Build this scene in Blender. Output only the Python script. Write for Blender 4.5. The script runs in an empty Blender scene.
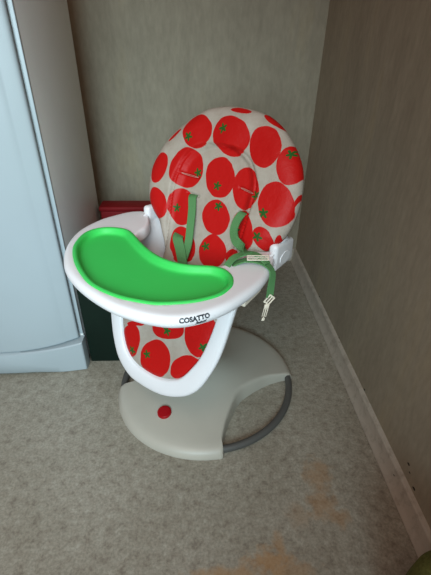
import bpy, bmesh, math, random
from mathutils import Vector, Matrix
from math import sin, cos, pi, radians, sqrt

random.seed(4)
C = bpy.context.scene.collection
scene = bpy.context.scene

# ------------------------------------------------------------------ camera
def make_camera():
    pitch, yaw, roll = radians(32.33), radians(2.96), radians(0.965)
    f = Vector((sin(yaw)*cos(pitch), cos(yaw)*cos(pitch), -sin(pitch)))
    rt = Vector((cos(yaw), -sin(yaw), 0))
    up = rt.cross(f)
    R = rt*cos(roll) + up*sin(roll)
    U = -rt*sin(roll) + up*cos(roll)
    cam = bpy.data.cameras.new('camera')
    cam.sensor_fit = 'HORIZONTAL'
    cam.sensor_width = 36
    cam.lens = 390/431*36
    cam.clip_start = .01
    o = bpy.data.objects.new('camera', cam)
    m = Matrix((R, U, -f)).transposed().to_4x4()
    m.translation = Vector((0, 0, 1.08))
    o.matrix_world = m
    C.objects.link(o)
    scene.camera = o
make_camera()

# ------------------------------------------------------------------ world, lights, exposure
w = bpy.data.worlds.new('world')
scene.world = w
w.use_nodes = True
w.node_tree.nodes['Background'].inputs[0].default_value = (1.0, .56, .42, 1)
w.node_tree.nodes['Background'].inputs[1].default_value = .26

def area(name, loc, target, sx, sy, power, col, spread=180):
    l = bpy.data.lights.new(name, 'AREA')
    l.shape = 'RECTANGLE'; l.size = sx; l.size_y = sy
    l.energy = power; l.color = col; l.spread = radians(spread)
    o = bpy.data.objects.new(name, l)
    o.location = loc
    o.rotation_euler = (Vector(target)-Vector(loc)).to_track_quat('-Z', 'Y').to_euler()
    C.objects.link(o)
area('window_daylight', (-.38, -1.05, 1.3), (-.45, 1.15, .5), 1.1, .95, 10.6, (.68, .92, 1.0), 66)
area('overhead_fill', (-.4, -.3, 2.2), (-.4, 1.1, .3), .9, .9, 3.2, (1.0, .88, .80), 80)  # warm overhead fill added to balance the light, no ceiling lamp known

scene.view_settings.view_transform = 'Standard'
scene.view_settings.look = 'None'
scene.view_settings.gamma = 1
scene.view_settings.use_curve_mapping = False
scene.view_settings.exposure = 0

# ------------------------------------------------------------------ materials
def srgb(r, g, b):
    f = lambda c: c/12.92 if c <= .04045 else ((c+.055)/1.055)**2.4
    return (f(r/255), f(g/255), f(b/255), 1)

class NT:
    def __init__(s, name, rough=.5, spec=.5):
        s.m = bpy.data.materials.new(name); s.m.use_nodes = True
        s.t = s.m.node_tree; s.b = s.t.nodes['Principled BSDF']
        s.b.inputs['Roughness'].default_value = rough
        s.b.inputs['Specular IOR Level'].default_value = spec
    def n(s, typ, **kw):
        x = s.t.nodes.new(typ)
        for k, v in kw.items():
            if k.startswith('i_'):
                x.inputs[int(k[2:]) if k[2:].isdigit() else k[2:].replace('_', ' ')].default_value = v
            else: setattr(x, k, v)
        return x
    def l(s, a, b): s.t.links.new(a, b)
    def math(s, op, a, b=None, c=None):
        x = s.n('ShaderNodeMath', operation=op)
        for i, v in enumerate((a, b, c)):
            if v is None: continue
            if isinstance(v, (int, float)): x.inputs[i].default_value = v
            else: s.l(v, x.inputs[i])
        return x.outputs[0]
    def noise(s, scale, detail=3, rough=.5, vec=None, stretch=None):
        if vec is None: vec = s.n('ShaderNodeTexCoord').outputs['Object']
        if stretch:
            mp = s.n('ShaderNodeMapping'); mp.inputs['Scale'].default_value = stretch
            s.l(vec, mp.inputs[0]); vec = mp.outputs[0]
        x = s.n('ShaderNodeTexNoise'); x.inputs['Scale'].default_value = scale
        x.inputs['Detail'].default_value = detail; x.inputs['Roughness'].default_value = rough
        s.l(vec, x.inputs['Vector'])
        return x.outputs['Fac']
    def ramp(s, fac, stops):
        x = s.n('ShaderNodeValToRGB'); e = x.color_ramp.elements
        while len(e) < len(stops): e.new(.5)
        for q, (p, c) in zip(e, stops): q.position = p; q.color = c
        s.l(fac, x.inputs[0]); return x.outputs[0]
    def mix(s, fac, a, b, mode='MIX'):
        x = s.n('ShaderNodeMix', data_type='RGBA', blend_type=mode)
        for sock, v in ((x.inputs[0], fac), (x.inputs[6], a), (x.inputs[7], b)):
            if isinstance(v, (int, float, tuple)): sock.default_value = v
            else: s.l(v, sock)
        return x.outputs[2]
    def color(s, v):
        if isinstance(v, tuple): s.b.inputs['Base Color'].default_value = v
        else: s.l(v, s.b.inputs['Base Color'])
    def bump(s, h, strength=.2, dist=.002):
        x = s.n('ShaderNodeBump'); x.inputs['Strength'].default_value = strength
        x.inputs['Distance'].default_value = dist
        s.l(h, x.inputs['Height']); s.l(x.outputs[0], s.b.inputs['Normal'])

def plastic(name, col, rough=.4, var=.04, bumpy=0, spec=.5):
    m = NT(name, rough, spec)
    n = m.noise(9, 4)
    d = tuple(c*(1-var*2) for c in col[:3])+(1,)
    m.color(m.ramp(n, [(.3, d), (.7, col)]))
    if bumpy: m.bump(m.noise(900, 2), bumpy, .0004)
    return m.m

M = {}
M['white'] = plastic('white_plastic', srgb(226, 225, 228), .32, .012)
M['shell'] = plastic('white_shell_plastic', srgb(222, 220, 223), .38, .012)
M['base'] = plastic('pale_grey_plastic', srgb(179, 176, 165), .42, .03, .15)
M['green'] = plastic('green_plastic', srgb(58, 196, 88), .5, .02, 0, .35)
M['red'] = plastic('red_button_plastic', srgb(160, 8, 20), .45, .05, 0, .25)
M['tube'] = plastic('grey_rubber', srgb(82, 82, 80), .5, .05)
M['cream'] = plastic('cream_plastic', srgb(226, 214, 196), .4, .03)
M['welt'] = plastic('pink_welt', srgb(190, 130, 120), .5, .03)
M['dark'] = plastic('charcoal_print', srgb(48, 52, 58), .5, .02)
M['fridge'] = plastic('white_enamel_darkened', srgb(162, 174, 180), .34, .012, .05)  # freezer's white enamel, darkened to hold down the light on its front
M['gasket'] = plastic('grey_gasket', srgb(120, 124, 124), .6, .03)
M['fridge_lightened'] = plastic('white_enamel_lightened', srgb(239, 242, 242), .38, .02)  # same white enamel, lightened to make up for weak light on the side
M['redbox'] = plastic('red_plastic', srgb(120, 12, 18), .6, .06, 0, .25)
M['greenbox'] = plastic('dark_green_plastic', srgb(8, 27, 19), .7, .1, 0, .2)
M['blackdirt'] = plastic('dark_speck', srgb(40, 34, 26), .8, .05)

def strap_mat():
    m = NT('green_webbing', .8, .2)
    u = m.n('ShaderNodeUVMap').outputs[0]
    wv = m.n('ShaderNodeTexWave'); wv.inputs['Scale'].default_value = 260; wv.bands_direction = 'Y'
    m.l(u, wv.inputs[0])
    m.color(m.mix(wv.outputs['Fac'], srgb(70, 116, 72), srgb(98, 148, 94)))
    m.bump(wv.outputs['Fac'], .4, .0006)
    return m.m
M['strap'] = strap_mat()

def wall_mat():
    m = NT('beige_wallpaper', .75, .25)
    n1 = m.noise(7, 5, .6, stretch=(1, 1, .22))
    n2 = m.noise(60, 3, .6, stretch=(1, 1, .35))
    c = m.ramp(n1, [(.3, srgb(146, 138, 121)), (.55, srgb(158, 150, 132)), (.75, srgb(164, 153, 129))])
    c2 = m.ramp(n2, [(.3, srgb(214, 214, 212)), (.7, srgb(255, 255, 255))])
    m.color(m.mix(.5, c, c2, 'MULTIPLY'))
    m.bump(m.noise(220, 4, .7, stretch=(1, 1, .5)), .35, .0012)
    return m.m
M['wall'] = wall_mat()

def floor_mat():
    m = NT('mottled_vinyl', .42, .4)
    co = m.n('ShaderNodeTexCoord').outputs['Object']
    n1 = m.noise(40, 6, .7, co)
    n2 = m.noise(140, 4, .7, co)
    n3 = m.noise(4, 3, .5, co)
    c = m.ramp(n1, [(.34, srgb(136, 129, 117)), (.46, srgb(158, 153, 140)), (.56, srgb(165, 161, 148)), (.7, srgb(179, 176, 164))])
    c = m.mix(.5, c, m.ramp(n2, [(.36, srgb(170, 168, 163)), (.6, srgb(255, 255, 255))]), 'MULTIPLY')
    c = m.mix(.35, c, m.ramp(n3, [(.35, srgb(205, 200, 190)), (.65, srgb(255, 255, 255))]), 'MULTIPLY')
    # rust-orange stains, each a blob broken up by noise
    sp = m.n('ShaderNodeSeparateXYZ'); m.l(co, sp.inputs[0])
    ns = m.noise(34, 5, .65, co)
    tot = None
    for x, y, sx, sy, k in [(.345, .66, .035, .05, .5), (.335, .575, .04, .035, .55), (.372, .54, .026, .02, .5), (.262, .55, .025, .03, .25),
                            (.17, .438, .055, .03, .8), (.06, .42, .075, .014, .7), (.20, .475, .014, .03, .6), (.22, .42, .05, .02, .5), (.11, .395, .10, .025, .6)]:
        dx = m.math('DIVIDE', m.math('SUBTRACT', sp.outputs[0], x), sx)
        dy = m.math('DIVIDE', m.math('SUBTRACT', sp.outputs[1], y), sy)
        r = m.math('SQRT', m.math('ADD', m.math('MULTIPLY', dx, dx), m.math('MULTIPLY', dy, dy)))
        v = m.math('MULTIPLY', m.math('SUBTRACT', 1.45, m.math('ADD', r, m.math('MULTIPLY', m.math('SUBTRACT', ns, .5), 3.2))), k)
        v = m.math('MINIMUM', m.math('MAXIMUM', v, 0), k)
        tot = v if tot is None else m.math('MAXIMUM', tot, v)
    c = m.mix(m.math('MULTIPLY', tot, .72), c, srgb(166, 122, 70))
    m.color(c)
    m.bump(n2, .12, .001)
    return m.m
M['floor'] = floor_mat()

def base_mat():
    m = NT('painted_trim', .5, .35)
    n = m.noise(30, 5, .7)
    m.color(m.ramp(n, [(.30, srgb(150, 144, 132)), (.5, srgb(176, 170, 158))]))
    return m.m
M['trim'] = base_mat()

def olive_mat():
    m = NT('olive_fabric', .9, .2)
    n = m.noise(160, 4, .6)
    m.color(m.ramp(n, [(.3, srgb(70, 72, 34)), (.7, srgb(96, 98, 50))]))
    m.bump(n, .5, .002)
    return m.m
M['olive'] = olive_mat()

def tomato_group():
    g = bpy.data.node_groups.new('tomato', 'ShaderNodeTree')
    I = g.interface
    for nm, ty in (('Color', 'NodeSocketColor'), ('UV', 'NodeSocketVector'), ('Centre', 'NodeSocketVector'), ('Size', 'NodeSocketVector'), ('Rot', 'NodeSocketFloat'), ('Star', 'NodeSocketVector'), ('StarRot', 'NodeSocketFloat')):
        I.new_socket(nm, in_out='INPUT', socket_type=ty)
    I.new_socket('Color', in_out='OUTPUT', socket_type='NodeSocketColor')
    gi = g.nodes.new('NodeGroupInput'); go = g.nodes.new('NodeGroupOutput')
    L = g.links.new
    def vm(op, a, b=None):
        x = g.nodes.new('ShaderNodeVectorMath'); x.operation = op
        L(a, x.inputs[0])
        if b is not None: L(b, x.inputs[1])
        return x
    def mt(op, a, b=None):
        x = g.nodes.new('ShaderNodeMath'); x.operation = op
        for i, v in enumerate((a, b)):
            if v is None: continue
            if isinstance(v, (int, float)): x.inputs[i].default_value = v
            else: L(v, x.inputs[i])
        return x.outputs[0]
    def rot(v, ang):
        x = g.nodes.new('ShaderNodeVectorRotate'); x.rotation_type = 'Z_AXIS'
        L(v, x.inputs['Vector']); L(ang, x.inputs['Angle']); return x.outputs[0]
    d = vm('SUBTRACT', gi.outputs['UV'], gi.outputs['Centre']).outputs[0]
    d = rot(d, gi.outputs['Rot'])
    d = vm('DIVIDE', d, gi.outputs['Size']).outputs[0]
    s = g.nodes.new('ShaderNodeSeparateXYZ'); L(d, s.inputs[0])
    # squarish round outline: |x|^2.3 + |y|^2.3 = 1
    r = mt('ADD', mt('POWER', mt('ABSOLUTE', s.outputs[0]), 2.06), mt('POWER', mt('ABSOLUTE', s.outputs[1]), 2.06))
    ed = g.nodes.new('ShaderNodeMapRange'); ed.inputs['From Min'].default_value = 1.04; ed.inputs['From Max'].default_value = .98
    L(r, ed.inputs['Value'])
    q = vm('SUBTRACT', gi.outputs['UV'], gi.outputs['Star']).outputs[0]
    q = rot(q, gi.outputs['StarRot'])
    s2 = g.nodes.new('ShaderNodeSeparateXYZ'); L(q, s2.inputs[0])
    ang = mt('ARCTAN2', s2.outputs[1], s2.outputs[0])
    ln = mt('SQRT', mt('ADD', mt('MULTIPLY', s2.outputs[0], s2.outputs[0]), mt('MULTIPLY', s2.outputs[1], s2.outputs[1])))
    c = mt('ABSOLUTE', mt('COSINE', mt('MULTIPLY', ang, 2.5)))
    lim = mt('ADD', .0048, mt('MULTIPLY', .0088, mt('POWER', c, 1.5)))
    st = mt('LESS_THAN', ln, lim)
    def mix(f, a, b):
        x = g.nodes.new('ShaderNodeMix'); x.data_type = 'RGBA'
        L(f, x.inputs[0])
        for k, v in ((6, a), (7, b)):
            if isinstance(v, tuple): x.inputs[k].default_value = v
            else: L(v, x.inputs[k])
        return x.outputs[2]
    o = mix(ed.outputs[0], gi.outputs['Color'], srgb(178, 14, 12))
    o = mix(mt('MULTIPLY', st, ed.outputs[0]), o, srgb(32, 84, 30))
    L(o, go.inputs[0])
    return g
TG = tomato_group()

def tomato_mat(name, toms):
    m = NT(name, .5, .22)
    uv = m.n('ShaderNodeUVMap').outputs[0]
    nz = m.n('ShaderNodeTexNoise'); nz.inputs['Scale'].default_value = 16; nz.inputs['Detail'].default_value = 2
    m.l(uv, nz.inputs['Vector'])
    off = m.n('ShaderNodeVectorMath', operation='SUBTRACT'); m.l(nz.outputs['Color'], off.inputs[0]); off.inputs[1].default_value = (.5, .5, .5)
    sc = m.n('ShaderNodeVectorMath', operation='SCALE'); m.l(off.outputs[0], sc.inputs[0]); sc.inputs['Scale'].default_value = .012
    ad = m.n('ShaderNodeVectorMath', operation='ADD'); m.l(uv, ad.inputs[0]); m.l(sc.outputs[0], ad.inputs[1])
    flat = m.n('ShaderNodeVectorMath', operation='MULTIPLY'); m.l(ad.outputs[0], flat.inputs[0]); flat.inputs[1].default_value = (1, 1, 0)
    vec = flat.outputs[0]
    col = m.ramp(m.noise(22, 4, .6, uv), [(.3, srgb(155, 143, 131)), (.7, srgb(170, 160, 149))])
    for i, (cx, cy, sx, sy, rt, stx, sty) in enumerate(toms):
        g = m.n('ShaderNodeGroup'); g.node_tree = TG
        m.l(col, g.inputs['Color']); m.l(vec, g.inputs['UV'])
        g.inputs['Centre'].default_value = (cx, cy, 0)
        g.inputs['Size'].default_value = (sx, sy, 1)
        g.inputs['Rot'].default_value = rt
        g.inputs['Star'].default_value = (stx, sty, 0)
        g.inputs['StarRot'].default_value = (i*1.7) % 1.25
        col = g.outputs[0]
    m.color(col)
    m.bump(m.noise(30, 4, .6, uv), .38, .008)
    return m.m

# ------------------------------------------------------------------ mesh helpers
def obj(name, verts, faces, mat, parent=None, smooth=True, uvs=None, auto=None):
    me = bpy.data.meshes.new(name)
    me.from_pydata([tuple(v) for v in verts], [], faces)
    me.materials.append(mat)
    if uvs is not None:
        ul = me.uv_layers.new(name='UVMap')
        for lp in me.loops: ul.data[lp.index].uv = uvs[lp.vertex_index]
    bm = bmesh.new(); bm.from_mesh(me)
    bmesh.ops.recalc_face_normals(bm, faces=bm.faces)
    for f in bm.faces: f.smooth = smooth
    if smooth and auto:
        for e in bm.edges:
            if len(e.link_faces) == 2 and e.calc_face_angle(0) > radians(auto): e.smooth = False
    bm.to_mesh(me); bm.free()
    o = bpy.data.objects.new(name, me); C.objects.link(o)
    if parent: o.parent = parent
    return o

def bmobj(name, bm, mat, parent=None, smooth=True, auto=35):
    bmesh.ops.recalc_face_normals(bm, faces=bm.faces)
    me = bpy.data.meshes.new(name)
    for f in bm.faces: f.smooth = smooth
    if smooth and auto:
        for e in bm.edges:
            if len(e.link_faces) == 2 and e.calc_face_angle(0) > radians(auto): e.smooth = False
    bm.to_mesh(me); bm.free()
    me.materials.append(mat)
    o = bpy.data.objects.new(name, me); C.objects.link(o)
    if parent: o.parent = parent
    return o

def add_box(bm, x0, x1, y0, y1, z0, z1, bev=0, seg=3):
    r = bmesh.ops.create_cube(bm, size=1)
    vs = r['verts']
    for v in vs:
        v.co = Vector(((x0+x1)/2+v.co.x*(x1-x0), (y0+y1)/2+v.co.y*(y1-y0), (z0+z1)/2+v.co.z*(z1-z0)))
    if bev:
        es = list({e for v in vs for e in v.link_edges})
        bmesh.ops.bevel(bm, geom=es, offset=bev, segments=seg, profile=.5, affect='EDGES')

def box(name, x0, x1, y0, y1, z0, z1, mat, parent=None, bev=0, seg=3):
    bm = bmesh.new(); add_box(bm, x0, x1, y0, y1, z0, z1, bev, seg)
    return bmobj(name, bm, mat, parent)

def loft(rings, closed_u=True, cap=True):
    """rings: list of equal-length lists of points -> verts, faces"""
    V = [p for r in rings for p in r]; n = len(rings[0]); F = []
    for i in range(len(rings)-1):
        for j in range(n if closed_u else n-1):
            a = i*n+j; b = i*n+(j+1) % n
            F.append((a, b, b+n, a+n))
    if cap and closed_u:
        F.append(tuple(range(n))); F.append(tuple(range((len(rings)-1)*n, len(rings)*n)))
    return V, F

def catmull(P, per=12, closed=False):
    P = [Vector(p) for p in P]; n = len(P); out = []
    segs = n if closed else n-1
    for i in range(segs):
        g = lambda k: P[(i+k) % n] if closed else P[max(0, min(n-1, i+k))]
        p0, p1, p2, p3 = g(-1), g(0), g(1), g(2)
        for k in range(per):
            t = k/per
            out.append(.5*((2*p1)+(p2-p0)*t+(2*p0-5*p1+4*p2-p3)*t*t+(3*p1-p0-3*p2+p3)*t**3))
    if not closed: out.append(P[-1].copy())
    return out

def tube(path, r, n=14):
    rings = []
    for i, p in enumerate(path):
        t = (path[min(i+1, len(path)-1)]-path[max(i-1, 0)]).normalized()
        a = t.cross(Vector((0, 0, 1)))
        a = a.normalized() if a.length > 1e-3 else Vector((1, 0, 0))
        b = a.cross(t)
        rings.append([p+a*cos(k/n*2*pi)*r+b*sin(k/n*2*pi)*r for k in range(n)])
    return loft(rings)

def ribbon(name, pts, sides, width, mat, parent, th=.0016, per=10):
    """pts: path, sides: direction across the strap at each point"""
    P = catmull(pts, per); S = catmull(sides, per)
    rings = []; uvs = []; L = 0
    for i, p in enumerate(P):
        t = (P[min(i+1, len(P)-1)]-P[max(i-1, 0)]).normalized()
        s = (S[i]-t*S[i].dot(t)).normalized(); nn = t.cross(s)
        if i: L += (p-P[i-1]).length
        h = width/2
        rings.append([p-s*h-nn*th, p-s*h+nn*th, p+s*h+nn*th, p+s*h-nn*th])
        uvs += [(0, L), (0, L), (width, L), (width, L)]
    V, F = loft(rings)
    return obj(name, V, F, mat, parent, True, uvs, 40)

def sstep(a, b, x):
    t = max(0, min(1, (x-a)/(b-a))); return t*t*(3-2*t)

def tag(o, label=None, cat=None, group=None, kind=None):
    if label: o['label'] = label
    if cat: o['category'] = cat
    if group: o['group'] = group
    if kind: o['kind'] = kind
    return o

# ------------------------------------------------------------------ the room
XW, YW = .566, 2.012
tag(box('floor', -2.2, XW+.05, -.6, YW+.05, -.05, 0, M['floor']), kind='structure')
tag(box('wall_back', -2.2, XW+.1, YW, YW+.1, 0, 2.4, M['wall']), kind='structure')
tag(box('wall_right', XW, XW+.1, -.6, YW, 0, 2.4, M['wall']), kind='structure')

def baseboard(name, prof, length_pts, flip):
    rings = []
    for q in length_pts:
        rings.append([Vector((q[0]-d, q[1], z)) if flip else Vector((q[0], q[1]-d, z)) for d, z in prof])
    V, F = loft(rings)
    return tag(obj(name, V, F, M['trim'], None, True, None, 25), kind='structure')
prof = [(0, 0), (.027, 0), (.0275, .004), (.022, .014), (.0165, .024), (.014, .052), (.0125, .060), (.008, .066), (0, .068)]
baseboard('baseboard_right', prof, [(XW, -.6), (XW, YW-.001)], True)
baseboard('baseboard_back', prof, [(-2.2, YW), (XW-.0, YW)], False)
# little dark scuffs on the wall just above the baseboard, on the wall's own surface
bm = bmesh.new()
for (y, z, s) in [(.615, .115, .0045), (.60, .10, .003), (.565, .083, .005), (.92, .075, .004), (1.20, .072, .003), (1.5, .073, .004), (.63, .04, .003)]:
    for k in range(2):
        r = bmesh.ops.create_icosphere(bm, subdivisions=2, radius=s*(1-.4*k))
        xx = XW-.0005 if z > .068 else XW-.0150
        for v in r['verts']:
            v.co = Vector((xx+v.co.x*.12, y+v.co.y*1.1+k*s*.9, z+v.co.z*.9-k*s*.4))
dirt = bmobj('dark_scuffs', bm, M['blackdirt'])
tag(dirt, kind='structure')

# ------------------------------------------------------------------ the freezer
def freezer():
    root = bpy.data.objects.new('upright_freezer', None); C.objects.link(root)
    root.location = (-.737, 1.40, 0)
    tag(root, 'tall white upright freezer with bowed door standing at the left against the corner', 'freezer')
    ox, oy = root.location.x, root.location.y
    xr, xl = -.437, -1.037
    H = 1.50
    L = lambda p: Vector((p[0]-ox, p[1]-oy, p[2]))
    bm = bmesh.new()
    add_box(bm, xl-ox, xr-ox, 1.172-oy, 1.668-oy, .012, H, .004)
    bmobj('cabinet', bm, M['fridge_lightened'], root)
    # front frame of the cabinet, in the darkened enamel
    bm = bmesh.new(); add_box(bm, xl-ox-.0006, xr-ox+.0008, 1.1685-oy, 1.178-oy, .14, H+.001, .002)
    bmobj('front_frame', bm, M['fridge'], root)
    bm = bmesh.new(); add_box(bm, xl-ox+.016, xr-ox-.015, 1.156-oy, 1.1690-oy, .15, H-.006)
    bmobj('door_gasket', bm, M['gasket'], root)
    # door: bowed outwards, shallow vertical step where the raised middle panel starts
    dl, dr = xl+.0105, xr-.0105        # the door is a little narrower than the cabinet
    def front(x):
        t = (x-xl)/(xr-xl)
        y = 1.1475-.050*(1-(2*t-1)**2)
        e = min(x-xl, xr-x)
        y -= .0014*sstep(.040, .056, e)
        return y
    def zbot(x):
        t = (x-xl)/(xr-xl)
        return .137-.024*(1-abs(2*t-1)**2.6)
    N = 90; nz = 14
    xs = [xl+(xr-xl)*i/N for i in range(N+1)]
    def edge(x):                    # rounded vertical edges
        e = min(x-xl, xr-x); r = .006
        return 0 if e > r else r-sqrt(max(0, r*r-(r-e)**2))
    # extra stations near the edges
    xs = sorted(set(xs+[xl+.0008, xl+.002, xl+.004, xr-.0008, xr-.002, xr-.004, xl+.041, xl+.043, xl+.045, xl+.047, xr-.041, xr-.043, xr-.045, xr-.047]))
    zz = [0, .0015, .004, .008]+[.1+.1*k for k in range(0, 13)]
    rings = []
    for x in xs:
        z0 = zbot(x); ring = []
        for k, z in enumerate(zz):
            ez = 0 if z > .006 else .006-sqrt(max(0, .006**2-(.006-z)**2))
            z_ = z0+z if z < .05 else max(z0+.02, z)
            z_ = z0+z if k < 4 else z0+(H-z0)*(k-3)/(len(zz)-4)
            ring.append(L((x, front(x)+edge(x)+ez, z_)))
        ring.append(L((x, 1.157, H))); ring.append(L((x, 1.157, z0)))
        rings.append(ring)
    V, F = loft(rings)
    for p in V: p.x = (p.x+ox-(xl+xr)/2)*(dr-dl)/(xr-xl)+(xl+xr)/2-ox
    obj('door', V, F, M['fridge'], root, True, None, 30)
    # kick panel, its top following the door's lower edge, arched underneath
    rings = []
    for x in xs:
        t = (x-xl)/(xr-xl)
        z1 = zbot(x)-.004
        z0 = .0005+.012*sstep(.06, .2, min(x-xl, xr-x))
        y = 1.1225-.028*(1-(2*t-1)**2)
        ln = .010*sstep(.0, .24, min(x-xl, xr-x))         # shallow slanted facet
        e = edge(x)*.8
        zm = z0+(z1-z0)*(.25+.45*sstep(.05, .32, min(x-xl, xr-x)))
        rings.append([L((x, y+e+.003, z0)), L((x, y+e, z0+.004)), L((x, y+e-ln, zm)), L((x, y+e-ln*.3, z1-.004)), L((x, y+e+.004, z1)), L((x, 1.17, z1)), L((x, 1.17, z0))])
    V, F = loft(rings)
    for p in V: p.x = (p.x+ox-(xl+xr)/2)*1.018+(xl+xr)/2-ox
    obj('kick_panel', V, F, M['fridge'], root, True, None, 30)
    # door handle lives on the hinge-free left side, outside the frame
    bm = bmesh.new()
    hx = xl+.03-ox
    add_box(bm, hx, hx+.028, 1.062-oy, 1.078-oy, .80, 1.12, .006)
    add_box(bm, hx+.003, hx+.025, 1.076-oy, 1.143-oy, .81, .84, .004)
    add_box(bm, hx+.003, hx+.025, 1.076-oy, 1.143-oy, 1.08, 1.11, .004)
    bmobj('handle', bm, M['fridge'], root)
    for sx in (xl+.04, xr-.06):
        for sy in (1.2, 1.62):
            bm = bmesh.new(); bmesh.ops.create_cone(bm, cap_ends=True, segments=20, radius1=.016, radius2=.014, depth=.0135)
            for v in bm.verts: v.co += Vector((sx-ox, sy-oy, .0068))
            bmobj('foot', bm, M['gasket'], root)
    return root
freezer()

# ------------------------------------------------------------------ boxes between freezer and chair
def green_box():
    r = bpy.data.objects.new('storage_box', None); C.objects.link(r)
    r.location = (-.353, 1.30, 0)
    tag(r, 'dark green box on the floor wedged between the white freezer and the high chair', 'box')
    box('body', -.074, .076, -.134, .17, 0, .36, M['greenbox'], r, .005)
    box('lid', -.0755, .0775, -.1355, .1715, .3605, .385, M['greenbox'], r, .004)
green_box()
def red_box():
    r = bpy.data.objects.new('storage_box', None); C.objects.link(r)
    r.location = (-.22, 1.66, 0)
    tag(r, 'narrow red box standing behind the chair tray by the back wall', 'box')
    box('body', -.198, .22, -.048, .03, 0, .452, M['redbox'], r, .005)
    box('lid', -.203, .225, -.052, .034, .4525, .472, M['redbox'], r, .005)
red_box()

# ------------------------------------------------------------------ the high chair
chair = bpy.data.objects.new('high_chair', None); C.objects.link(chair)
chair.location = (.025, 1.053, 0)
chair.rotation_euler = (0, 0, radians(-38))
tag(chair, 'white high chair with red tomato print cushion, green tray and round grey base', 'high chair')

# ---- base: round plate with a bite out of each side
def cut_x(y):       # inner limit of the plate on either side, at the floor
    P = [(-.232, .236), (-.204, .218), (-.191, .211), (-.135, .188), (-.06, .165), (-.02, .161), (.021, .166), (.104, .195), (.168, .236), (.195, .262)]
    for (y0, x0), (y1, x1) in zip(P, P[1:]):
        if y0 <= y <= y1: return x0+(x1-x0)*(y-y0)/(y1-y0)
    return 9
R0 = .322
def base_outline(n=260):
    R0 = .326
    out = []
    half = [Vector((0, -R0, 0))]
    # right half: front rim -> tip -> bite -> tip -> rear rim
    a0, a1 = radians(-90), math.atan2(-.2165, .2365)
    for k in range(1, 40): a = a0+(a1-a0)*k/40; half.append(Vector((R0*cos(a), R0*sin(a), 0)))
    bite = catmull([(.2345, -.2175, 0), (.217, -.200, 0), (.188, -.135, 0), (.166, -.06, 0), (.161, -.02, 0), (.167, .021, 0), (.195, .104, 0), (.228, .158, 0), (.254, .190, 0)], 12)
    half += bite
    b0, b1 = math.atan2(.1925, .258), radians(90)
    for k in range(1, 40): a = b0+(b1-b0)*k/40; half.append(Vector((R0*cos(a), R0*sin(a), 0)))
    half.append(Vector((0, R0, 0)))
    full_ = half+[Vector((-p.x, p.y, 0)) for p in reversed(half[1:-1])]
    for p in full_:
        if p.y < 0:
            p.y *= 1+.03*sstep(0, .15, -p.y)
            if p.x < 0: p.x *= 1-.065*sstep(0, .1, -p.y)
    return full_
def base_height(x, y):
    r = sqrt(x*x+y*y)
    h = .026+.030*(1-min(1, r/R0)**2)**.8
    h += .040*math.exp(-((r-.0)/.125)**2)
    return h
def make_base():
    O = base_outline()
    V = []; F = []; n = len(O); rings = []
    # skirt: floor -> lip -> round over -> top surface towards the centre
    steps = [(0.0, 0.0, 0), (0.002, .006, 0), (.0, .008, 0)]
    rings.append([Vector((p.x, p.y, .0005)) for p in O])
    rings.append([Vector((p.x, p.y, .005)) for p in O])
    scales = [.990, .982, .972, .955, .93, .88, .82, .74, .65, .56, .47, .38, .30, .24, .19, .15]
    for k, s in enumerate(scales):
        ring = []
        for p in O:
            q = p*s
            h = base_height(q.x, q.y)
            edge_in = [.30, .55, .76, .92, 1][k] if k < 5 else 1
            ring.append(Vector((q.x, q.y, .005+(h-.005)*edge_in)))
        rings.append(ring)
    V, F = loft(rings)
    b = obj('base', V, F, M['base'], chair, True, None, 50)
    return b
base = make_base()
# red round button on the front lobe
bm = bmesh.new()
bmesh.ops.create_cone(bm, cap_ends=True, segments=40, radius1=.0235, radius2=.0225, depth=.012)
bmesh.ops.bevel(bm, geom=[e for e in bm.edges if all(v.co.z > 0 for v in e.verts)], offset=.003, segments=3, affect='EDGES')
bt = bmobj('release_button', bm, M['red'], base)
bt.location = (.002, -.232, base_height(0, -.232)+.003)
bt.rotation_euler = (radians(10), 0, 0)
bt['label'] = 'round red button'
# grey tubes closing the bites
for sx in (1, -1):
    pts = []
    for k in range(41):
        a = math.atan2(-.213, .215)+(math.atan2(.190, .243)-math.atan2(-.213, .215))*k/40
        rr = .306
        pts.append(Vector((sx*rr*cos(a)*(.965 if sx < 0 else 1), rr*sin(a), .0125)))
    V, F = tube(pts, .0118)
    obj('base_tube', V, F, M['tube'], chair, True, None, 60)['label'] = 'grey rubber-coated tube'
# column
rings = []
for z, r in [(.07, .055), (.085, .044), (.10, .037), (.14, .033), (.25, .032), (.36, .035), (.39, .05)]:
    rings.append([Vector((-.008+r*cos(a/32*2*pi), .035*(z-.07)/.3+r*sin(a/32*2*pi), z)) for a in range(32)])
V, F = loft(rings)
obj('column', V, F, M['base'], chair, True, None, 50)

# ---- padded back cushion (slanted plane coordinates u across, v up the slope, h out)
PO = Vector((0, .06, .75)); PV = Vector((0, .447, .8944)); PN = Vector((0, -.8944, .447))
def pad(u, v, h): return PO+Vector((u, 0, 0))+PV*v+PN*h
OUT = [(0, .197), (.085, .188), (.135, .168), (.175, .140), (.212, .102), (.236, .066), (.251, .02), (.257, -.03), (.253, -.08), (.240, -.118), (.214, -.150), (.176, -.182), (.146, -.214), (.128, -.25), (.112, -.283), (.095, -.318), (.05, -.334), (0, -.337)]
OUTL = [(.080, .185), (.128, .160), (.165, .130), (.200, .093), (.224, .055), (.240, .015), (.247, -.025), (.241, -.07), (.225, -.110), (.197, -.142), (.162, -.168), (.136, -.205), (.117, -.245), (.105, -.285), (.092, -.315), (.05, -.334)]
full = [Vector((x, y, 0)) for x, y in OUT]+[Vector((-x, y, 0)) for x, y in reversed(OUTL)]
PADOUT = catmull(full, 9, True)
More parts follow.
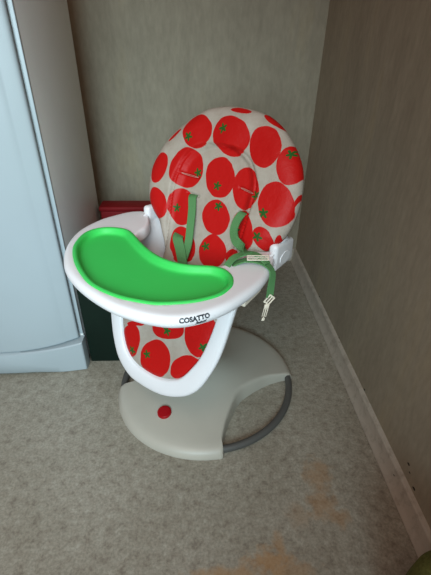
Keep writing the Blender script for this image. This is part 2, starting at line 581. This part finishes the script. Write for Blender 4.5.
ARCH = catmull([Vector(p+(0,)) for p in [(.118, -.29), (.128, -.2), (.136, -.12), (.137, -.05), (.130, .01), (.105, .052), (.06, .078), (0, .086), (-.06, .078), (-.105, .050), (-.128, .01), (-.134, -.05), (-.128, -.12), (-.118, -.2), (-.108, -.29)]], 8)
# right- and left-slots of the harness, stitched dart lines
SLOTS = [((-.125, -.010), (-.062, -.012)), ((.082, -.013), (.132, -.022)), ((-.085, -.06), (-.045, -.064)), ((.098, -.075), (.136, -.078))]
VSEAM = [((-.118, -.25), (-.088, .02)), ]
def seg_d(px, py, a, b):
    ax, ay = a; bx, by = b
    t = max(0, min(1, ((px-ax)*(bx-ax)+(py-ay)*(by-ay))/((bx-ax)**2+(by-ay)**2)))
    return math.hypot(px-ax-t*(bx-ax), py-ay-t*(by-ay))
def in_arch(u, v):
    w_ = .134
    if v > -.03:
        k = (v+.03)/.116
        if k >= 1: return -1
        w_ = .134*(1-k**2.4)**(1/2.0)
    return w_-abs(u)
def pad_h(u, v, rho):
    d = (1-rho)*.22
    T = .032
    h = T*sqrt(max(0, 1-(1-min(d/.045, 1))**2))
    ins = in_arch(u, v)
    h -= .020*sstep(-.012, .028, ins)
    # outer bolster pinched into puffy channels between the seams
    if ins < 0:
        a = math.atan2(u, v+.03)
        h += .0030*math.sin(a*7+.6)*sstep(0, .05, d)
    else:
        h += .0022*sin(v*38+u*9)*sstep(.0, .03, ins)
    dm = min((Vector((u, v, 0))-p).length for p in ARCH) if abs(ins) < .03 else 1
    h -= .0095*math.exp(-(dm/.0036)**2)
    for a, b in SLOTS:
        ds = seg_d(u, v, a, b)
        if ds < .02: h -= .006*math.exp(-(ds/.0035)**2)
    if v < -.13: h += 1.3*(v+.13)**2
    return h
def make_pad():
    n = len(PADOUT); cen = Vector((0, -.04, 0)); rings = 76
    V = []; UV = []; F = []
    rh = [i/rings for i in range(1, rings+1)]
    # back face centre
    V.append(pad(cen.x, cen.y, -.03)); UV.append((0, 0))
    back = [.3, .6, .8, .9, .96, .99]
    def bh(r): return -.006-.024*sqrt(max(0, 1-r**6))
    rr = []
    for r in back:
        rr.append([(cen+(p-cen)*r, bh(r)) for p in PADOUT])
    for r in reversed(rh):
        row = []
        for p in PADOUT:
            q = cen+(p-cen)*r
            row.append((q, pad_h(q.x, q.y, r)))
        rr.append(row)
    for row in rr:
        for q, h in row: V.append(pad(q.x, q.y, h)); UV.append((q.x, q.y))
    for j in range(n): F.append((0, 1+(j+1) % n, 1+j))
    for i in range(len(rr)-1):
        for j in range(n):
            a = 1+i*n+j; b = 1+i*n+(j+1) % n
            F.append((a, b, b+n, a+n))
    V.append(pad(cen.x, cen.y, pad_h(cen.x, cen.y, 0))); UV.append((cen.x, cen.y))
    k = len(V)-1; base_i = 1+(len(rr)-1)*n
    for j in range(n): F.append((base_i+j, base_i+(j+1) % n, k))
    return obj('back_cushion', V, F, tomato_mat('tomato_print_back', TOM), chair, True, UV)
# tomatoes: centre u v, half sizes, rotation, star u v   (9,9 = no leaf showing)
TOM = [
 (-0.094, 0.111, 0.048, 0.047, 0.44, -0.116, 0.090),
 (0.019, 0.112, 0.061, 0.049, 0.32, -0.010, 0.127),
 (0.128, 0.099, 0.043, 0.056, -0.58, 9, 9),
 (0.211, 0.066, 0.034, 0.049, -0.30, 0.203, 0.092),
 (-0.105, 0.006, 0.053, 0.056, 0.20, -0.068, 0.001),
 (0.010, 0.001, 0.047, 0.057, -0.53, 0.009, -0.023),
 (0.103, -0.014, 0.042, 0.058, -0.49, 0.142, -0.026),
 (0.204, -0.035, 0.046, 0.059, -0.57, 0.181, -0.064),
 (-0.199, -0.011, 0.031, 0.047, 0.06, 9, 9),
 (-0.174, -0.115, 0.034, 0.050, -0.64, 9, 9),
 (-0.092, -0.107, 0.044, 0.055, -0.49, -0.108, -0.114),
 (0.032, -0.108, 0.053, 0.042, 0.78, 0.030, -0.077),
 (0.055, -0.200, 0.048, 0.042, 0.66, 0.027, -0.194),
 (0.131, -0.122, 0.037, 0.056, -0.54, 0.109, -0.125),
 (0.198, -0.126, 0.024, 0.033, -0.74, 0.184, -0.124),
 (-0.049, -0.211, 0.058, 0.040, 0.72, -0.054, -0.227),
 (0.124, -0.198, 0.025, 0.021, -0.07, 9, 9),
 (0.024, 0.183, 0.032, 0.008, 0.03, 9, 9),
 (0.133, 0.167, 0.040, 0.011, 0.38, 9, 9),
 (0.251, -0.019, 0.004, 0.025, 0.17, 9, 9),
 (0.234, -0.122, 0.006, 0.017, 0.27, 9, 9),
 (-0.172, 0.090, 0.006, 0.028, 0.80, 9, 9),
 (-0.028, -0.246, 0.031, 0.014, -0.23, 9, 9),
 (.06, -.30, .05, .03, 0, 9, 9)
]
make_pad()

# seat cushion, mostly under the tray
def seat_cushion():
    rows = []; UV = []
    path = catmull([pad(0, -.30, .035), Vector((0, -.09, .462)), Vector((0, -.12, .452)), Vector((0, -.15, .446)), Vector((0, -.172, .425))], 8)
    rings = []
    for i, p in enumerate(path):
        t = i/(len(path)-1); hw = .10+.035*sstep(0, .5, t)
        tt = (path[min(i+1, len(path)-1)]-path[max(i-1, 0)]).normalized()
        nn = Vector((0, -tt.z, tt.y)) if tt.y < 0 else Vector((0, tt.z, -tt.y))
        nn = Vector((1, 0, 0)).cross(tt); nn = nn if nn.z > 0 or nn.y > 0 else -nn
        ring = []
        for k in range(24):
            a = k/24*2*pi
            cx = math.copysign(abs(cos(a))**.45, cos(a)); sy = math.copysign(abs(sin(a))**.8, sin(a))
            ring.append(p+Vector((cx*hw, 0, 0))+nn*(sy*.014)); UV.append((cx*hw, -.3-i*.008))
        rings.append(ring)
    V, F = loft(rings)
    toms = [(-.08, -.36, .04, .04, 0, -.08, -.37), (.03, -.35, .045, .04, 0, .02, -.34), (.11, -.40, .04, .045, 0, .1, -.4), (-.02, -.44, .045, .04, 0, -.02, -.45), (-.11, -.46, .035, .045, 0, 9, 9), (.07, -.48, .04, .03, 0, 9, 9)]
    obj('seat_cushion', V, F, tomato_mat('tomato_print_seat', toms), chair, True, UV)
seat_cushion()

# ---- shell: back, bucket, arms
def shell_back():
    n = len(PADOUT); cen = Vector((0, -.03, 0)); rr = []
    prof = [(.93, -.016), (.945, -.022), (.94, -.032), (.90, -.042), (.82, -.052), (.7, -.060), (.5, -.068), (.25, -.072), (.04, -.073)]
    for s, h in [(.5, -.034), (.8, -.034), (.90, -.024)]+prof:
        rr.append([pad(*(cen+(p-cen)*s).xy, h) for p in PADOUT])
    V, F = loft(rr)
    sh = obj('seat_shell', V, F, M['shell'], chair, True, None, 60)
    return sh
shell = shell_back()

def bucket():
    # U-shaped sections marching from the front edge of the seat to the back
    ST = [(-.170, .190, .430, .550, .05), (-.14, .205, .415, .560, .055), (-.10, .218, .410, .572, .06),
          (-.04, .230, .412, .602, .07), (.0, .236, .418, .622, .08), (.03, .238, .426, .6345, .09), (.055, .237, .438, .632, .10), (.075, .234, .45, .620, .10), (.087, .228, .465, .600, .10)]
    ys = [s[0] for s in ST]
    cols = [catmull([Vector((s[0], s[k], 0)) for s in ST], 4) for k in range(1, 5)]
    th = .013
    def section(y, a, zb, zt, rc, ins):
        a -= ins; zb += ins; rc = max(.01, rc-ins)
        pts = []
        pts.append((a+.0, zt-(.0 if ins else 0)))
        for k in range(1, 4): pts.append((a, zt+(zb+rc-zt)*k/4))
        for k in range(0, 9):
            t = k/8*pi/2; pts.append((a-rc+rc*cos(t), zb+rc-rc*sin(t)))
        pts.append((a*.3, zb)); pts.append((0, zb))
        return pts+[(-x, z) for x, z in reversed(pts[:-1])]
    rings = []
    for i in range(len(cols[0])):
        y = cols[0][i].x; a, zb, zt, rc = (c[i].y for c in cols)
        taper = 0
        o = section(y, a, zb, zt, rc, 0); n_ = section(y, a, zb, zt, rc, th)
        lean = lambda x, z: x*(1-.30*sstep(.01, .13, zt-z))
        # rounded top lip
        ring = [Vector((lean(x, z), y, z)) for x, z in o]
        lipL = [Vector((-(a-th*.5), y, zt+.004))]; lipR = [Vector((a-th*.5, y, zt+.004))]
        ring += lipL+[Vector((lean(x, z), y, z)) for x, z in reversed(n_)]+lipR
        rings.append(ring)
    V, F = loft(rings)
    obj('seat_bucket', V, F, M['shell'], chair, True, None, 40)
    # rear closing wall of the bucket, rising to the back shell
    rg = []
    for y, zlo, zhi, a in [(.087, .47, .60, .222), (.094, .49, .585, .205)]:
        ring = []
        for k in range(32):
            t = k/32*2*pi
            ring.append(Vector((a*math.copysign(abs(cos(t))**.6, cos(t)), y, (zlo+zhi)/2+(zhi-zlo)/2*math.copysign(abs(sin(t))**.6, sin(t)))))
        rg.append(ring)
    return
bucket()
# rounded arm-end blocks with an oval recess cap
for sx in (1, -1):
    bm = bmesh.new(); add_box(bm, .214, .240, -.018, .089, .556, .637, .011, 5)
    for v in bm.verts:
        v.co.z -= .22*max(0, v.co.y-.03) if v.co.z > .6 else 0
        v.co.x *= sx
    a = bmobj('arm_end', bm, M['shell'], shell)
    bm = bmesh.new(); bmesh.ops.create_cone(bm, cap_ends=True, segments=32, radius1=1, radius2=.94, depth=1)
    for v in bm.verts: v.co = Vector((sx*(.2405+v.co.z*.0025), .035+v.co.x*.030, .585+v.co.y*.018))
    bmobj('cap', bm, M['white'], a)

# ---- leg frame: white U holding the leg cushion
def lp(x, z, dep=0): return Vector((x, -.262+.3*(z-.3)+dep, z))
OUTER = [(-.226, .552), (-.219, .50), (-.207, .44), (-.190, .37), (-.168, .30), (-.136, .243), (-.085, .207), (-.035, .199), (.02, .200), (.065, .209), (.105, .226), (.140, .249), (.170, .284), (.196, .342), (.212, .40), (.222, .48), (.229, .552)]
INNER = [(-.178, .552), (-.170, .50), (-.158, .44), (-.140, .362), (-.124, .308), (-.102, .274), (-.065, .254), (-.025, .248), (.012, .248), (.045, .254), (.078, .268), (.106, .288), (.130, .322), (.156, .372), (.172, .43), (.182, .49), (.187, .552)]
def leg_frame():
    o = catmull([Vector((x, z, 0)) for x, z in OUTER], 6); i_ = catmull([Vector((x, z, 0)) for x, z in INNER], 6)
    rings = []
    for a, b in zip(o, i_):
        d = (b-a); L_ = d.length; d.normalize()
        P = [(-.0, .050, .014), (0, .02, .002), (0, .008, 0), (0, .003, .0035), (0, 0, .010)]
        ring = []
        for _, dep, ins in P: q = a+d*ins; ring.append(lp(q.x, q.y, dep))
        for dep, back in [(0, .006), (.0015, .002), (.004, 0), (.024, .0)]:
            q = b-d*back; ring.append(lp(q.x, q.y, dep))
        q = b-d*0; ring.append(lp(q.x, q.y, .05))
        rings.append(ring)
    V, F = loft(rings)
    fr = obj('leg_frame', V, F, M['white'], chair, True, None, 50)
    # back panel behind the cushion
    n = len(i_); cen = Vector((0, .42, 0)); rr = []
    for dep, s in ((.03, 1.01), (.056, 1.01), (.062, .9)):
        rr.append([lp(*((cen+(p-cen)*s).xy), dep) for p in i_])
    V, F = loft(rr)
    obj('leg_panel', V, F, M['shell'], chair, True, None, 50)
    # cushion
    toms = [
 (-0.095, 0.316, 0.037, 0.057, 0.27, -0.083, 0.293),
 (0.009, 0.303, 0.051, 0.065, 0.50, -0.022, 0.305),
 (0.037, 0.409, 0.057, 0.030, -0.42, 0.036, 0.400),
 (0.142, 0.432, 0.048, 0.061, 0.15, 0.159, 0.404),
 (0.115, 0.322, 0.056, 0.033, -0.77, 9, 9),
 (-0.081, 0.378, 0.035, 0.008, -0.36, 9, 9),
 (-.05, .48, .05, .04, 0, -.05, .47), (.07, .53, .05, .045, 0, 9, 9), (-.14, .46, .03, .045, 0, 9, 9)]
    V = []; UV = []; F = []; m_ = 30
    for k in range(m_+1):
        s = 1.02*(1-k/m_)
        for p in i_:
            q = cen+(p-cen)*s
            d = (1.02-s)*.16
            dep = .016-.014*sqrt(max(0, 1-(1-min(d/.03, 1))**2))
            dep -= .0012*sin(q.x*45)*sin(q.y*38)
            V.append(lp(q.x, q.y, dep)); UV.append((q.x, q.y))
    for k in range(m_):
        for j in range(n-1):
            a = k*n+j; F.append((a, a+1, a+1+n, a+n))
    cu = obj('leg_cushion', V, F, tomato_mat('tomato_print_leg', toms), chair, True, UV)
leg_frame()

# ---- tray
TZ = .610
BEAN_P = [(0, -.3965), (.045, -.396), (.095, -.387), (.140, -.369), (.175, -.349), (.214, -.308), (.236, -.274), (.249, -.240), (.2495, -.212), (.242, -.184), (.218, -.156), (.188, -.144), (.160, -.149), (.138, -.163), (.109, -.184), (.074, -.199), (.025, -.205),
          (-.025, -.198), (-.078, -.183), (-.121, -.167), (-.166, -.154), (-.202, -.163), (-.233, -.187), (-.246, -.219), (-.238, -.258), (-.201, -.307), (-.152, -.342), (-.094, -.370), (-.040, -.388)]
BEAN = catmull([Vector(p+(0,)) for p in BEAN_P], 4, True)
def poly_sd(x, y, P):
    ins = False; d = 9; n = len(P)
    for i in range(n):
        a, b = P[i], P[(i+1) % n]
        if (a.y > y) != (b.y > y) and x < (b.x-a.x)*(y-a.y)/(b.y-a.y)+a.x: ins = not ins
        t = max(0, min(1, ((x-a.x)*(b.x-a.x)+(y-a.y)*(b.y-a.y))/max(1e-12, (b.x-a.x)**2+(b.y-a.y)**2)))
        d = min(d, math.hypot(x-a.x-t*(b.x-a.x), y-a.y-t*(b.y-a.y)))
    return d if ins else -d
def tray_outer():
    P = [(.212, .012), (.238, .0), (.262, -.050), (.280, -.10), (.288, -.145), (.290, -.195), (.287, -.249), (.274, -.299), (.255, -.338), (.228, -.368), (.191, -.390), (.147, -.406), (.096, -.417), (.027, -.419), (-.042, -.412), (-.115, -.392), (-.185, -.352), (-.242, -.300), (-.284, -.238), (-.304, -.16), (-.300, -.10), (-.290, -.055), (-.268, -.024), (-.240, -.020)]
    return catmull([Vector(p+(0,)) for p in P], 6)
def tray_inner():
    P = [(.206, .008), (.186, -.012), (.174, -.050), (.172, -.095), (.166, -.128), (.140, -.162), (.109, -.184), (.074, -.199), (.025, -.205), (-.025, -.198), (-.078, -.183), (-.118, -.166), (-.138, -.138), (-.152, -.100), (-.176, -.066), (-.212, -.038), (-.232, -.026)]
    return catmull([Vector(p+(0,)) for p in P], 12)
def resample(P, n):
    L = [0]
    for a, b in zip(P, P[1:]): L.append(L[-1]+(b-a).length)
    out = []; j = 0
    for i in range(n):
        s = L[-1]*i/(n-1)
        while j < len(L)-2 and L[j+1] < s: j += 1
        t = (s-L[j])/max(1e-9, L[j+1]-L[j]); out.append(P[j].lerp(P[j+1], t))
    return out
EDGE = [(.020, -.036), (.012, -.034), (.005, -.028), (.001, -.021), (0, -.015), (.001, -.009), (.0035, -.0045), (.0075, -.0015), (.012, -.0004)]   # inset, z below TZ
def make_tray():
    N = 210
    oh = resample(tray_outer(), N); ih = resample(tray_inner(), N)
    def normal(P, i):
        a = P[max(0, i-1)]; b = P[min(len(P)-1, i+1)]
        t = (b-a).normalized(); return Vector((-t.y, t.x, 0))
    rings = []
    K = 34
    for i in range(N):
        nn = normal(oh, i)
        if i < 3 or i > N-4: nn = (ih[i]-oh[i]).normalized()
        if nn.dot(Vector((0, -.2, 0))-oh[i]) < 0: nn = -nn
        gap = (ih[i]-oh[i]).length
        ring = []
        sc = min(1, gap/.05)
        for ins, dz in EDGE: q = oh[i]+nn*ins*sc; ring.append(Vector((q.x, q.y, TZ+dz)))
        p0 = oh[i]+nn*.016*sc; p1 = ih[i]
        for k in range(K+1):
            t = k/K; q = p0.lerp(p1, t)
            sd = poly_sd(q.x, q.y, BEAN)
            z = TZ-.024*sstep(.0, .012, sd)
            eb = (1-t)*(p1-p0).length
            if eb < .006: z -= .005*(1-eb/.006)**2
            ring.append(Vector((q.x, q.y, z)))
        ring.append(Vector((p1.x, p1.y, TZ-.028)))
        ring.append(Vector((p1.x, p1.y, TZ-.032)))
        q = oh[i]+nn*.03*sc; ring.append(Vector((q.x, q.y, TZ-.037)))
        rings.append(ring)
    V, F = loft(rings)
    return obj('tray', V, F, M['white'], chair, True, None, 70), oh
tray, OH = make_tray()
tray.rotation_euler = (0, 0, radians(-5))        # the tray sits a little askew
def tray_insert():
    n = len(BEAN)
    def off(d):
        out = []
        for i in range(n):
            t = (BEAN[(i+1) % n]-BEAN[i-1]).normalized()
            out.append(BEAN[i]+Vector((-t.y, t.x, 0))*d)
        return out
    area_ = sum(BEAN[i].x*BEAN[(i+1) % n].y-BEAN[(i+1) % n].x*BEAN[i].y for i in range(n))
    sg = 1 if area_ > 0 else -1
    prof = [(-.0030, -.006), (-.0030, .0002), (-.0008, .0026), (.0035, .0036), (.007, .0028), (.0095, .0002), (.0115, -.005), (.0135, -.0105), (.0165, -.0135), (.021, -.0146), (.026, -.0148)]
    rr = [[Vector((p.x, p.y, TZ+z)) for p in off(sg*d)] for d, z in prof]
    # floor: shrink towards the bean's spine
    last = off(sg*.026)
    for s in (.25, .5, .75, .9, 1.0):
        ring = []
        for p in last:
            sx = max(-.19, min(.19, p.x*.86)); spine = Vector((sx, -.305+.075*(abs(sx)/.19)**2, 0))
            q = p.lerp(spine, s); ring.append(Vector((q.x, q.y, TZ-.0148)))
        rr.append(ring)
    V, F = loft(rr, cap=False)
    f = len(rr)-1
    for j in range(n//2): pass
    o = obj('tray_insert', V, F, M['green'], tray, True, None, 60)
    o['label'] = 'green bean-shaped tray insert'
tray_insert()

# lettering printed on the front edge of the tray, right of the middle
def lettering(name, body, size, d0, q0, shear=0, sx=1.0, bold=.0):
    """d0: distance along the outer edge from the front middle towards the right; q0: position up the edge"""
    cu = bpy.data.curves.new(name, 'FONT'); cu.body = body; cu.size = size; cu.shear = shear
    cu.offset = bold; cu.extrude = 0; cu.resolution_u = 3
    t = bpy.data.objects.new(name, cu); C.objects.link(t)
    dg = bpy.context.evaluated_depsgraph_get(); me = bpy.data.meshes.new_from_object(t.evaluated_get(dg))
    bpy.data.objects.remove(t); bpy.data.curves.remove(cu)
    bm = bmesh.new(); bm.from_mesh(me)
    bmesh.ops.triangulate(bm, faces=bm.faces)
    for _ in range(2):
        bmesh.ops.subdivide_edges(bm, edges=[e for e in bm.edges if e.calc_length() > .004], cuts=1)
    # edge surface sampling: path from front middle to the right
    k0 = min(range(len(OH)), key=lambda i: abs(OH[i].x)+(9 if OH[i].y > -.3 else 0))
    path = list(reversed(OH[:k0+1])); L = [0]
    for a, b in zip(path, path[1:]): L.append(L[-1]+(b-a).length)
    prof = [Vector((ins, dz)) for ins, dz in EDGE]+[Vector((.02, 0))]
    PL = [0]
    for a, b in zip(prof, prof[1:]): PL.append(PL[-1]+(b-a).length)
    for v in bm.verts:
        s = d0+v.co.x*sx; q = q0+v.co.y
        i = max(k for k in range(len(L)-1) if L[k] <= max(s, 0))
        tt = (s-L[i])/(L[i+1]-L[i]); p = path[i].lerp(path[i+1], tt)
        def nr(k):
            k = max(1, min(len(path)-2, k)); t_ = (path[k+1]-path[k-1]).normalized(); return Vector((-t_.y, t_.x, 0))
        nn = nr(i).lerp(nr(i+1), tt).normalized()
        if nn.dot(Vector((0, -.2, 0))-p) < 0: nn = -nn
        j = max(k for k in range(len(PL)-1) if PL[k] <= max(q, 0))
        u = (q-PL[j])/(PL[j+1]-PL[j]); e = prof[j].lerp(prof[j+1], u); te = (prof[j+1]-prof[j]).normalized()
        ne = Vector((-te.y, te.x)); ne = -ne if ne.x > 0 else ne      # outward in (inset, z)
        ins = e.x+ne.x*.0005; dz = e.y+abs(ne.y)*.0005
        w_ = p+nn*ins; v.co = Vector((w_.x, w_.y, TZ+dz))
    bm.to_mesh(me); bm.free(); me.materials.clear(); me.materials.append(M['dark'])
    o = bpy.data.objects.new(name, me); C.objects.link(o); o.parent = tray
    return o
lettering('tray_lettering', 'COSATTO', .0142, .257, .0335, sx=1.0, bold=.0008)
lettering('tray_lettering', '3sixti', .0115, .290, .0235, shear=.3, sx=.95, bold=.0007)

# cream release levers under the tray arms
for sx in (1, -1):
    bm = bmesh.new(); add_box(bm, .228, .254, -.190, -.112, .552, .578, .004, 4)
    for v in bm.verts:
        v.co.z += .08*(v.co.y+.15) if v.co.z < .565 else 0
        v.co.x *= sx
    bmobj('tray_lever', bm, M['cream'], chair)['label'] = 'cream plastic lever under the tray arm'

# welted slots the harness comes through
for (u0, v0), (u1, v1) in SLOTS[:2]:
    a_, b_ = .2, .8
    ring_ = []
    for k in range(28):
        t_ = k/28*2*pi
        ring_.append((u0+(u1-u0)*(.5+.46*cos(t_)), v0+(v1-v0)*(.5+.46*cos(t_))+.0016*sin(t_)))
    pts_ = [pad(u, v, pad_h(u, v, .5)+.0035) for u, v in ring_]
    V, F = tube(pts_+[pts_[0]], .0008, 8)
    obj('strap_slot', V, F, M['welt'], chair, True)

# ---- harness
X = Vector((1, 0, 0))
def P3(u, v, h): return pad(u, v, h)
# left shoulder strap, hanging from its slot
ribbon('harness_strap', [P3(-.064, -.062, .006), P3(-.058, -.072, .020), P3(-.044, -.105, .026), P3(-.032, -.150, .030), P3(-.020, -.205, .034), P3(-.012, -.25, .05)],
       [X, X, X, X, X+PV*.1, X], .025, M['strap'], chair)
# lap strap end rising beside it
ribbon('harness_strap', [P3(-.070, -.186, .020), P3(-.062, -.196, .034), P3(-.036, -.222, .044), P3(-.010, -.252, .054), P3(.01, -.285, .06)],
       [X-PV*.45, X-PV*.4, X*1-PV*.1, X, X], .029, M['strap'], chair)
# right shoulder strap, curling down on to the tray arm
ribbon('harness_strap', [P3(.117, -.074, .006), P3(.114, -.080, .020), P3(.110, -.105, .030), P3(.115, -.130, .038), P3(.132, -.150, .048), P3(.155, -.160, .056), Vector((.196, -.088, .632))],
       [X, X, X+PV*.15, X*.8+PV*.5, X*.5+PV*.8, X*.3+PV*.9, X*.3-Vector((0, .9, 0))], .024, M['strap'], chair)
# strap running out of the seat, over the arm and hanging off its outer edge
ribbon('harness_strap', [Vector((.158, -.145, .575)), Vector((.172, -.128, .606)), Vector((.190, -.105, .617)), Vector((.212, -.090, .619)), Vector((.238, -.083, .617)), Vector((.259, -.086, .611)), Vector((.269, -.090, .598)), Vector((.271, -.096, .565)), Vector((.272, -.100, .538))],
       [Vector((-.6, .8, .2)), Vector((-.6, .8, 0)), Vector((-.4, .9, 0)), Vector((0, 1, 0)), Vector((.05, 1, 0)), Vector((-.2, 1, 0)), Vector((.15, 1, 0)), Vector((.35, .9, 0)), Vector((.4, .9, 0))], .021, M['strap'], chair)
# small loop of webbing folded over the buckle
ribbon('harness_strap', [Vector((.166, -.150, .60)), Vector((.170, -.122, .622)), Vector((.184, -.095, .630)), Vector((.205, -.078, .630)), Vector((.230, -.080, .627)), Vector((.250, -.085, .620))],
       [Vector((-.5, .5, .5)), Vector((-.5, .8, .3)), Vector((-.3, .9, 0)), Vector((0, 1, 0)), Vector((.1, 1, 0)), Vector((.1, 1, 0))], .020, M['strap'], chair)
def slot_bar(name, c, ax, ay, L, W, t, r, parent):
    """flat buckle: outer rectangle with a slot, axes ax, ay"""
    bm = bmesh.new()
    ax = Vector(ax).normalized(); ay = Vector(ay); ay = (ay-ax*ay.dot(ax)).normalized(); az = ax.cross(ay)
    for x0, x1, y0, y1 in [(-L, L, W-r, W+r), (-L, L, -W-r, -W+r), (-L-r, -L+r, -W-r, W+r), (L-r, L+r, -W-r, W+r), (-L, L, -r*.8, r*.8)]:
        b2 = bmesh.new(); add_box(b2, x0, x1, y0, y1, -t, t, min(t, r)*.6, 2)
        for v in b2.verts: v.co = Vector(c)+ax*v.co.x+ay*v.co.y+az*v.co.z
        me = bpy.data.meshes.new('tmp'); b2.to_mesh(me); b2.free(); bm.from_mesh(me); bpy.data.meshes.remove(me)
    return bmobj(name, bm, M['cream'], parent)
slot_bar('strap_adjuster', (.224, -.088, .629), (.80, .55, .02), (-.5, 1, .25), .026, .0078, .0014, .0015, chair)['label'] = 'white plastic slide adjuster'
# male buckle end hanging from the strap
bk = slot_bar('buckle', (.273, -.102, .532), (.40, .50, .77), (-.5, -.45, .75), .0115, .0075, .0018, .0019, chair)
bk['label'] = 'white plastic buckle end'
bm = bmesh.new()
for x0, x1, z0, z1 in [(-.010, .010, .512, .524), (-.0022, .0022, .478, .514), (-.0095, -.0062, .486, .514), (.0062, .0095, .486, .514), (-.006, .006, .474, .482)]:
    b2 = bmesh.new(); add_box(b2, x0, x1, -.002, .002, z0, z1, .0011, 2)
    for v in b2.verts:
        x, y = v.co.x, v.co.y
        x *= .62; v.co.x = .2695+x*.75-y*.66-(.51-v.co.z)*.10; v.co.z -= .004; v.co.y = -.108+x*.66+y*.75-(.51-v.co.z)*.12
    me = bpy.data.meshes.new('tmp'); b2.to_mesh(me); b2.free(); bm.from_mesh(me); bpy.data.meshes.remove(me)
bmobj('buckle_prongs', bm, M['cream'], bk)

# ------------------------------------------------------------------ olive thing cut off by the lower right corner
def olive():
    rings = []
    for z, r in [(.002, .070), (.008, .079), (.03, .084), (.12, .086), (.22, .086), (.27, .082), (.29, .066), (.296, .04), (.298, .01)]:
        ring = []
        for k in range(40):
            a = k/40*2*pi
            q = r*(1+.02*sin(3*a+z*20))
            ring.append(Vector((q*math.copysign(abs(cos(a))**.8, cos(a)), q*math.copysign(abs(sin(a))**.8, sin(a)), z)))
        rings.append(ring)
    V, F = loft(rings)
    o = obj('fabric_bag', V, F, M['olive'], None, True)
    o.location = (.462, .262, 0)
    tag(o, 'dark olive fabric bag standing against the right baseboard, only its corner in view', 'bag')
olive()
